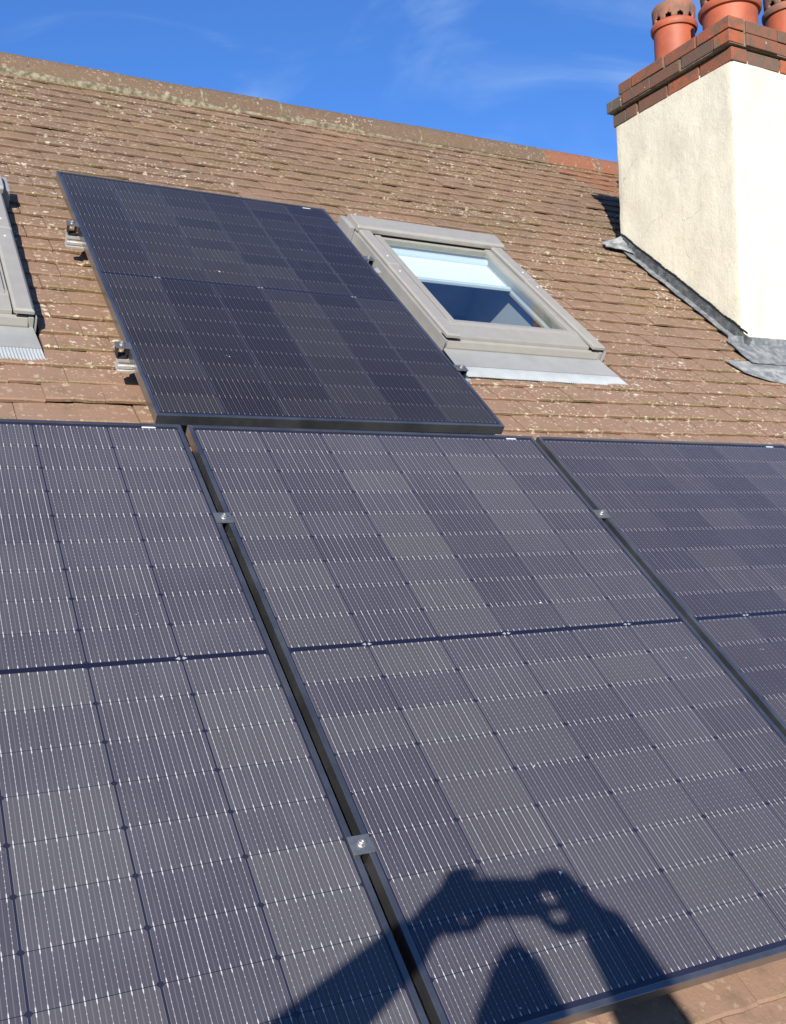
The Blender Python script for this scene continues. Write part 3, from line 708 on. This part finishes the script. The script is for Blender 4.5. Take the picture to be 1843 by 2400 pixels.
# lead flashing: side strip dressed over the tiles, front apron, crumpled back corner
def lead_sheet(name, fn, nu, nv, thick=.004, mname='lead'):
    b = MB(); vs = []; fs = []
    for s in (0, 1):
        for i in range(nu + 1):
            for j_ in range(nv + 1): p = fn(i / nu, j_ / nv); vs.append(rel(tuple(p - Vector((0, -SA, CA)) * thick * s)))
    m_ = (nu + 1) * (nv + 1); q = nv + 1
    for i in range(nu):
        for j_ in range(nv):
            a0 = i * q + j_; fs.append((a0, a0 + q, a0 + q + 1, a0 + 1)); fs.append((m_ + a0 + 1, m_ + a0 + q + 1, m_ + a0 + q, m_ + a0))
    for i in range(nu):
        for j_ in (0, nv): a0 = i * q + j_; fs.append((a0, a0 + q, m_ + a0 + q, m_ + a0))
    for j_ in range(nv):
        for i in (0, nu): a0 = i * q + j_; fs.append((a0, a0 + 1, m_ + a0 + 1, m_ + a0))
    b.add(vs, fs); return b.build(name, mname, stack, smooth=True)
nz = lambda a, b_, c=0: mnoise.noise(Vector((a, b_, c)))
def side_fn(s, t):
    v = .955 + s * 1.145; e = .006 * nz(v * 6, 3) + .004 * nz(v * 17, 5)
    if t < .5:
        k = t / .5; return W(2.928 + .008 * nz(v * 5, 1) * (1 - k) + (CHX - .012 - 2.928) * k, v, TW(2.9) + .018 + e * .8 + .004 * nz(v * 9, k * 4))
    k = (t - .5) / .5; return W(CHX - .012 + .003 * nz(v * 9, 8), v, TW(2.9) + .018 + k * .040 + e)
lead_sheet('side_flashing', side_fn, 60, 8, .004, 'lead_dark')
def front_fn(s, t):
    x = 2.868 + s * 1.27
    if t < .7:
        k = t / .7; return W(x, .800 + .006 * nz(x * 9, 2) + .183 * k, TW(x) + .016 + .006 * k + .004 * nz(x * 12, k * 3))
    k = (t - .7) / .3; p = W(x, .983, TW(x) + .022)
    return Vector((x, CHY - .012 + .002 * nz(x * 8, k), p.z + k * (.034 + .006 * nz(x * 10, 5))))
lead_sheet('front_apron', front_fn, 48, 14, .004, 'lead_dark')
def front_low(s, t):
    x = 2.725 + s * 1.40; v = .645 + .014 * nz(x * 4, 9) + .012 * nz(x * 13, 3) + .185 * t + (.10 * max(0, (2.86 - x) / .14) * (1 - t) if x < 2.86 else 0)
    return W(x, v, TW(x) + .008 + (.012 * abs(nz(x * 9, 14)) + .006 * nz(x * 23, 3)) * (1 - t) + .004 * nz(x * 14, t * 5))
lead_sheet('lower_lead_tray', front_low, 44, 5)
def back_fn(s, t):
    u = 2.835 + s * .165; v = 2.065 + (t - .5) * (.05 + .15 * s) - .025 * s + .012 * nz(u * 18, t * 4)
    return W(u, v, TW(u) + .016 + .040 * s * t + .016 * abs(nz(u * 16, t * 5, 3)) + .014 * math.sin(s * 3) * (1 - t))
lead_sheet('corner_lead', back_fn, 18, 10)
b = MB()
for i in range(40):
    v = 1.00 + 1.10 * i / 39; e = .010 * nz(v * 8, 1); h = .010 + .005 * nz(v * 21, 2)
    p0 = W(CHX, v, TW(2.95) + .060 + e); p1 = W(CHX, v + .0325, TW(2.95) + .060 + e + .004 * nz(v * 15, 7))
    b.hexa([rel(p) for p in ((CHX - .008, p0.y, p0.z), (CHX - .002, p0.y, p0.z), (CHX - .002, p1.y, p1.z), (CHX - .008, p1.y, p1.z), (CHX - .010, p0.y, p0.z + h), (CHX - .002, p0.y, p0.z + h), (CHX - .002, p1.y, p1.z + h), (CHX - .010, p1.y, p1.z + h))])
b.build('flashing_chase', 'dark', stack)

# ------------------------------------------------------------------ chimney pots
def pot(x, y, z0, rb, zcol, kind, label):
    root = empty('chimney_pot', (x, y, zc(z0))); tag(root, label, 'chimney pot', 'terracotta pots on the chimney')
    h = zcol - z0; b = MB()
    b.lathe([(rb * 1.04, -.03), (rb * 1.04, .01), (rb, .03), (rb * .99, h * .55), (rb * 1.0, h - .002)], n=48, cap1=False); b.build('body', 'terracotta', root, smooth=True)
    b = MB(); b.lathe([(rb * .98, h - .004), (rb * 1.10, h - .002), (rb * 1.145, h + .010), (rb * 1.145, h + .024), (rb * 1.09, h + .036), (rb * .93, h + .040)], n=48, cap0=False, cap1=False); b.build('collar', 'terracotta' if kind != 'old' else 'terracotta_old', root, smooth=True)
    z1 = h + .038; n = 64; r1 = rb * 1.03; rows_ = [(r1, z1), (r1, z1 + .012), (r1, z1 + .024), (r1, z1 + .030), (r1 * 1.02, z1 + .058), (r1 * 1.03, z1 + .082), (r1 * .98, z1 + .094), (r1 * .86, z1 + .098)]
    b = MB(); vs = [(r * math.cos(2 * PI * i / n), r * math.sin(2 * PI * i / n), z) for r, z in rows_ for i in range(n)]; fs = []
    for j_ in range(len(rows_) - 1):
        for i in range(n):
            m_ = i % 6
            if (j_ < 1 and m_ in (0, 1, 2)) or (j_ == 1 and m_ in (0, 1, 2)) or (j_ == 2 and m_ == 1): continue
            fs.append((j_ * n + i, j_ * n + (i + 1) % n, (j_ + 1) * n + (i + 1) % n, (j_ + 1) * n + i))
    b.add(vs, fs); o = b.build('perforated_rim', 'terracotta_old', root, smooth=True)
    so_ = o.modifiers.new('thickness', 'SOLIDIFY'); so_.thickness = .012; so_.offset = -1
    b = MB(); b.lathe([(rb * .80, .0), (rb * .80, z1 + .085)], n=32); b.build('flue', 'dark', root)
pot(3.17, 1.38, 2.172, .109, 2.418, 'rim', 'smaller terracotta chimney pot with sooty perforated rim, leftmost at the back')
pot(3.185, 1.00, 2.176, .1365, 2.335, 'big', 'largest orange chimney pot at the front corner of the brick cap')
pot(3.62, 1.00, 2.176, .118, 2.415, 'old', 'mossy topped terracotta chimney pot at the right edge of the photo')

# ------------------------------------------------------------------ the photographer, whose shadow lies across the panels
EX = Vector((math.cos(AZ), -math.sin(AZ), 0)); EZ = SUN.cross(EX); EZ = EZ if EZ.z > 0 else -EZ
def S(x, z, d): return CAMP + EX * x + EZ * z + SUN * d       # across / up as the sun sees it, d towards the sun
def fused(name, caps, material, parent, voxel=.007, smooth_it=4):
    b = MB()
    for c in caps: b.capsule(*c)
    o = b.build(name, material, parent, smooth=False)
    r = o.modifiers.new('fuse', 'REMESH'); r.mode = 'VOXEL'; r.voxel_size = voxel; r.use_smooth_shade = True
    s = o.modifiers.new('soften', 'SMOOTH'); s.iterations = smooth_it; s.factor = .5
    return o
person = empty('person', (0, 0, 0)); tag(person, 'person in dark jacket behind the camera holding up a phone, seen only as a shadow', 'person')
hd = S(.084, -.252, .41)
sh_l, sh_r = S(-.105, -.405, .36), S(.275, -.405, .40); neck = (sh_l + sh_r) / 2 + Vector((0, 0, .035)); chest = (sh_l + sh_r) / 2 - Vector((0, 0, .14))
el_l, el_r = S(-.262, -.232, .15), S(.335, -.262, .17); wr_l, wr_r = S(-.080, -.078, .02), S(.232, -.066, .02)
PLAT = hd.z + .10 - 1.74
side = (sh_r - sh_l).normalized(); side.z = 0; side.normalize(); front = Vector((fwd.x, fwd.y, 0)).normalized()
pel = Vector((chest.x, chest.y, PLAT + .93)) - front * .02
hip_l, hip_r = pel - side * .095, pel + side * .095
kn_l, kn_r = hip_l + Vector((0, 0, -.44)) - side * .02 + front * .03, hip_r + Vector((0, 0, -.44)) + side * .02 + front * .02
an_l, an_r = kn_l + Vector((0, 0, -.40)) - side * .02 - front * .04, kn_r + Vector((0, 0, -.40)) + side * .02 - front * .04
L_ = []
# hands (as the sun sees them): palm, wrist, fingers, thumb
def finger(pts, r0, r1):
    for a, b_, k in zip(pts[:-1], pts[1:], range(9)):
        t0, t1 = k / (len(pts) - 1), (k + 1) / (len(pts) - 1); L_.append((a, b_, r0 + (r1 - r0) * t0, r0 + (r1 - r0) * t1))
L_ += [(wr_l, S(-.052, -.048, .018), .028, .030), (S(-.052, -.052, .018), S(-.040, -.032, .016), .030, .026)]
finger([S(-.040, -.014, .016), S(-.030, .012, .008), S(-.008, .021, -.006), S(.016, .017, -.010)], .0105, .0082)
finger([S(-.034, -.028, .012), S(-.020, -.016, -.008), S(.002, -.018, -.012), S(.020, -.022, -.012)], .0105, .0082)
finger([S(-.034, -.044, .012), S(-.020, -.038, -.008), S(.002, -.040, -.012), S(.018, -.042, -.012)], .0100, .0080)
finger([S(-.048, -.074, .016), S(-.026, -.076, .006), S(-.004, -.073, .000), S(.014, -.062, -.006)], .0100, .0078)
finger([S(-.046, -.066, .030), S(-.022, -.070, .034), S(.006, -.072, .030), S(.024, -.056, .026)], .0125, .0095)
L_ += [(wr_r, S(.206, -.046, .018), .028, .030), (S(.206, -.050, .018), S(.196, -.024, .016), .030, .025)]
finger([S(.196, -.010, .016), S(.180, .012, .008), S(.158, .017, -.006), S(.128, .012, -.010)], .0110, .0085)
finger([S(.188, -.040, .014), S(.170, -.042, -.006), S(.148, -.042, -.012), S(.122, -.034, -.012)], .0105, .0082)
finger([S(.190, -.062, .014), S(.170, -.072, -.004), S(.150, -.071, -.010), S(.126, -.058, -.012)], .0100, .0080)
finger([S(.198, -.074, .016), S(.180, -.084, .006), S(.160, -.083, -.002), S(.136, -.068, -.008)], .0095, .0076)
finger([S(.198, -.068, .030), S(.176, -.080, .034), S(.150, -.076, .030), S(.126, -.054, .026)], .0125, .0095)
L_ += [(S(-.034, -.010, .014), S(-.014, .004, .004), .016, .013), (S(-.020, -.004, .004), S(-.006, .006, .004), .012, .010), (S(.186, .000, .014), S(.165, .003, .002), .014, .011), (S(.172, .000, .004), S(.142, .002, .000), .010, .010), (S(.188, -.022, .012), S(.170, -.030, .004), .011, .009), (S(.184, -.014, .012), S(.146, -.012, .002), .011, .010), (S(.188, -.028, .012), S(.164, -.026, .002), .009, .008), (S(.190, -.012, .010), S(.138, -.012, .000), .011, .009), (S(.192, -.046, .010), S(.184, -.056, .004), .010, .009), (S(-.026, -.056, .006), S(-.018, -.046, .0), .010, .010)]
up = Vector((0, 0, 1))
face = (front * .8 - up * .0).normalized()
L_ += [(wr_l, el_l, .029, .040), (el_l, sh_l, .042, .052), (wr_r, el_r, .029, .040), (el_r, sh_r, .042, .052), (sh_l, sh_r, .060, .060),
       (chest - side * .07, chest + side * .07, .115, .115), (chest, pel, .13, .13), (hip_l, hip_r, .10, .10), (neck - up * .03, hd - up * .07 - front * .01, .056, .054),
       (hd + up * .020 - front * .012, hd - up * .02 + front * .005, .074, .072), (hd - up * .05 + front * .03, hd - up * .085 + front * .048, .055, .040),
       (hd - up * .01 + front * .085, hd - up * .035 + front * .100, .009, .014), (hd - side * .078 + up * .0, hd - side * .080 - up * .035, .012, .009), (hd + side * .078, hd + side * .080 - up * .035, .012, .009),
       (hd - up * .062 + front * .078 - side * .018, hd - up * .062 + front * .078 + side * .018, .010, .010),
       (hip_l, kn_l, .085, .058), (kn_l, an_l, .056, .040), (hip_r, kn_r, .085, .058), (kn_r, an_r, .056, .040),
       (an_l - up * .045, an_l - up * .055 + front * .15, .038, .032), (an_r - up * .045, an_r - up * .055 + front * .15, .038, .032)]
fused('body', L_, 'skin', person, .0055, 3)
J_ = [(wr_l.lerp(el_l, .10), el_l, .041, .058), (el_l, sh_l, .058, .070), (wr_r.lerp(el_r, .10), el_r, .046, .070), (el_r, sh_r, .070, .074), (sh_l, sh_r, .078, .078),
      (sh_l.lerp(chest, .3), chest - side * .08, .09, .13), (sh_r.lerp(chest, .3), chest + side * .08, .09, .13), (chest - side * .06, pel - side * .06 - up * .04, .135, .135), (chest + side * .06, pel + side * .06 - up * .04, .135, .135),
      (neck - side * .03, neck + side * .03, .078, .078)]
fused('jacket', J_, 'jacket', person, .010, 5)
H_ = [(S(.077, -.128, .42), S(.080, -.160, .422), .034, .056), (S(.080, -.160, .422), S(.081, -.215, .425), .056, .080), (S(.081, -.215, .425), S(.080, -.290, .425), .080, .100), (hd - front * .02, hd - front * .05 - up * .08, .082, .070)]
hat = fused('hood', H_, 'jacket', person, .008, 4)
T_ = [(hip_l + up * .06, hip_r + up * .06, .125, .125), (hip_l, kn_l, .105, .074), (kn_l, an_l + up * .03, .072, .062), (hip_r, kn_r, .105, .074), (kn_r, an_r + up * .03, .072, .062)]
fused('trousers', T_, 'trousers', person, .010, 5)
for a in (an_l, an_r):
    fused('boot', [(a + up * .05, a - up * .03, .054, .050), (a - up * .045 - front * .03, a - up * .052 + front * .16, .046, .042)], 'boot', person, .008, 3)
for s in (-1, 1):
    b = MB(); e = hd + front * .068 + side * .031 * s + up * .005; b.capsule(e, e + up * .0001, .011, .011); b.build('eye', 'white', person, smooth=True)
# phone, landscape, its lens at the camera
ph = empty('phone', CAMP + fwd * -.004); phm = Matrix((right, -down, -fwd)).transposed().to_4x4(); phm.translation = CAMP - fwd * .006
ph.matrix_world = phm; tag(ph, 'black phone held up sideways in both hands behind the camera', 'phone')
b = MB(); x0, x1, y0, y1 = -.014, .133, -.059, .0125
r = .010; poly = []
for cx, cy, a0 in ((x1 - r, y0 + r, -PI / 2), (x1 - r, y1 - r, 0), (x0 + r, y1 - r, PI / 2), (x0 + r, y0 + r, PI)):
    for k in range(5): a = a0 + k * PI / 8; poly.append((cx + r * math.cos(a), cy + r * math.sin(a)))
b.prism(poly, .0, .0078); b.build('casing', 'phone', ph, bevel=.0012)
b = MB(); b.prism([(x0 + .004 + (x - x0) * .946, y0 + .002 + (y - y0) * .946) for x, y in poly], .0080, .0083); b.build('screen', 'lens', ph)
for cy in (0, -.019):
    b = MB(); b.lathe([(.0068, .0), (.0068, .0022), (.0055, .0024)] if False else [(.0068, -.0022), (.0068, -.0001)], (0, cy), 24); b.build('lens_ring', 'lens', ph)

# scaffold platform the photographer stands on
plat = empty('scaffold_platform', (pel.x, pel.y, PLAT)); tag(plat, 'timber scaffold boards on steel tubes below the eaves, out of the photo', 'scaffold')
gd = pel.y
ev = ep.y - .25
k = 0; y = ev - .24
while y > gd - .75:
    b = MB(); b.box(-2.2 - pel.x + rs.uniform(0, .1), 2.2 - pel.x, y - gd, y + .222 - gd, -.041, -.003); b.build('board', 'board', plat, bevel=.003); y -= .232
for xx in (-2.0, 1.9):
    for yy in (ev - .15, gd - .70):
        b = MB(); b.tube((xx - pel.x, yy - gd, -PLAT), (xx - pel.x, yy - gd, -.045), .0242, 14); b.build('standard', 'tube', plat, smooth=True)
    b = MB(); b.tube((xx - pel.x, ev - gd, -.07), (xx - pel.x, -.95, -.07), .0242, 14); b.build('transom', 'tube', plat, smooth=True)
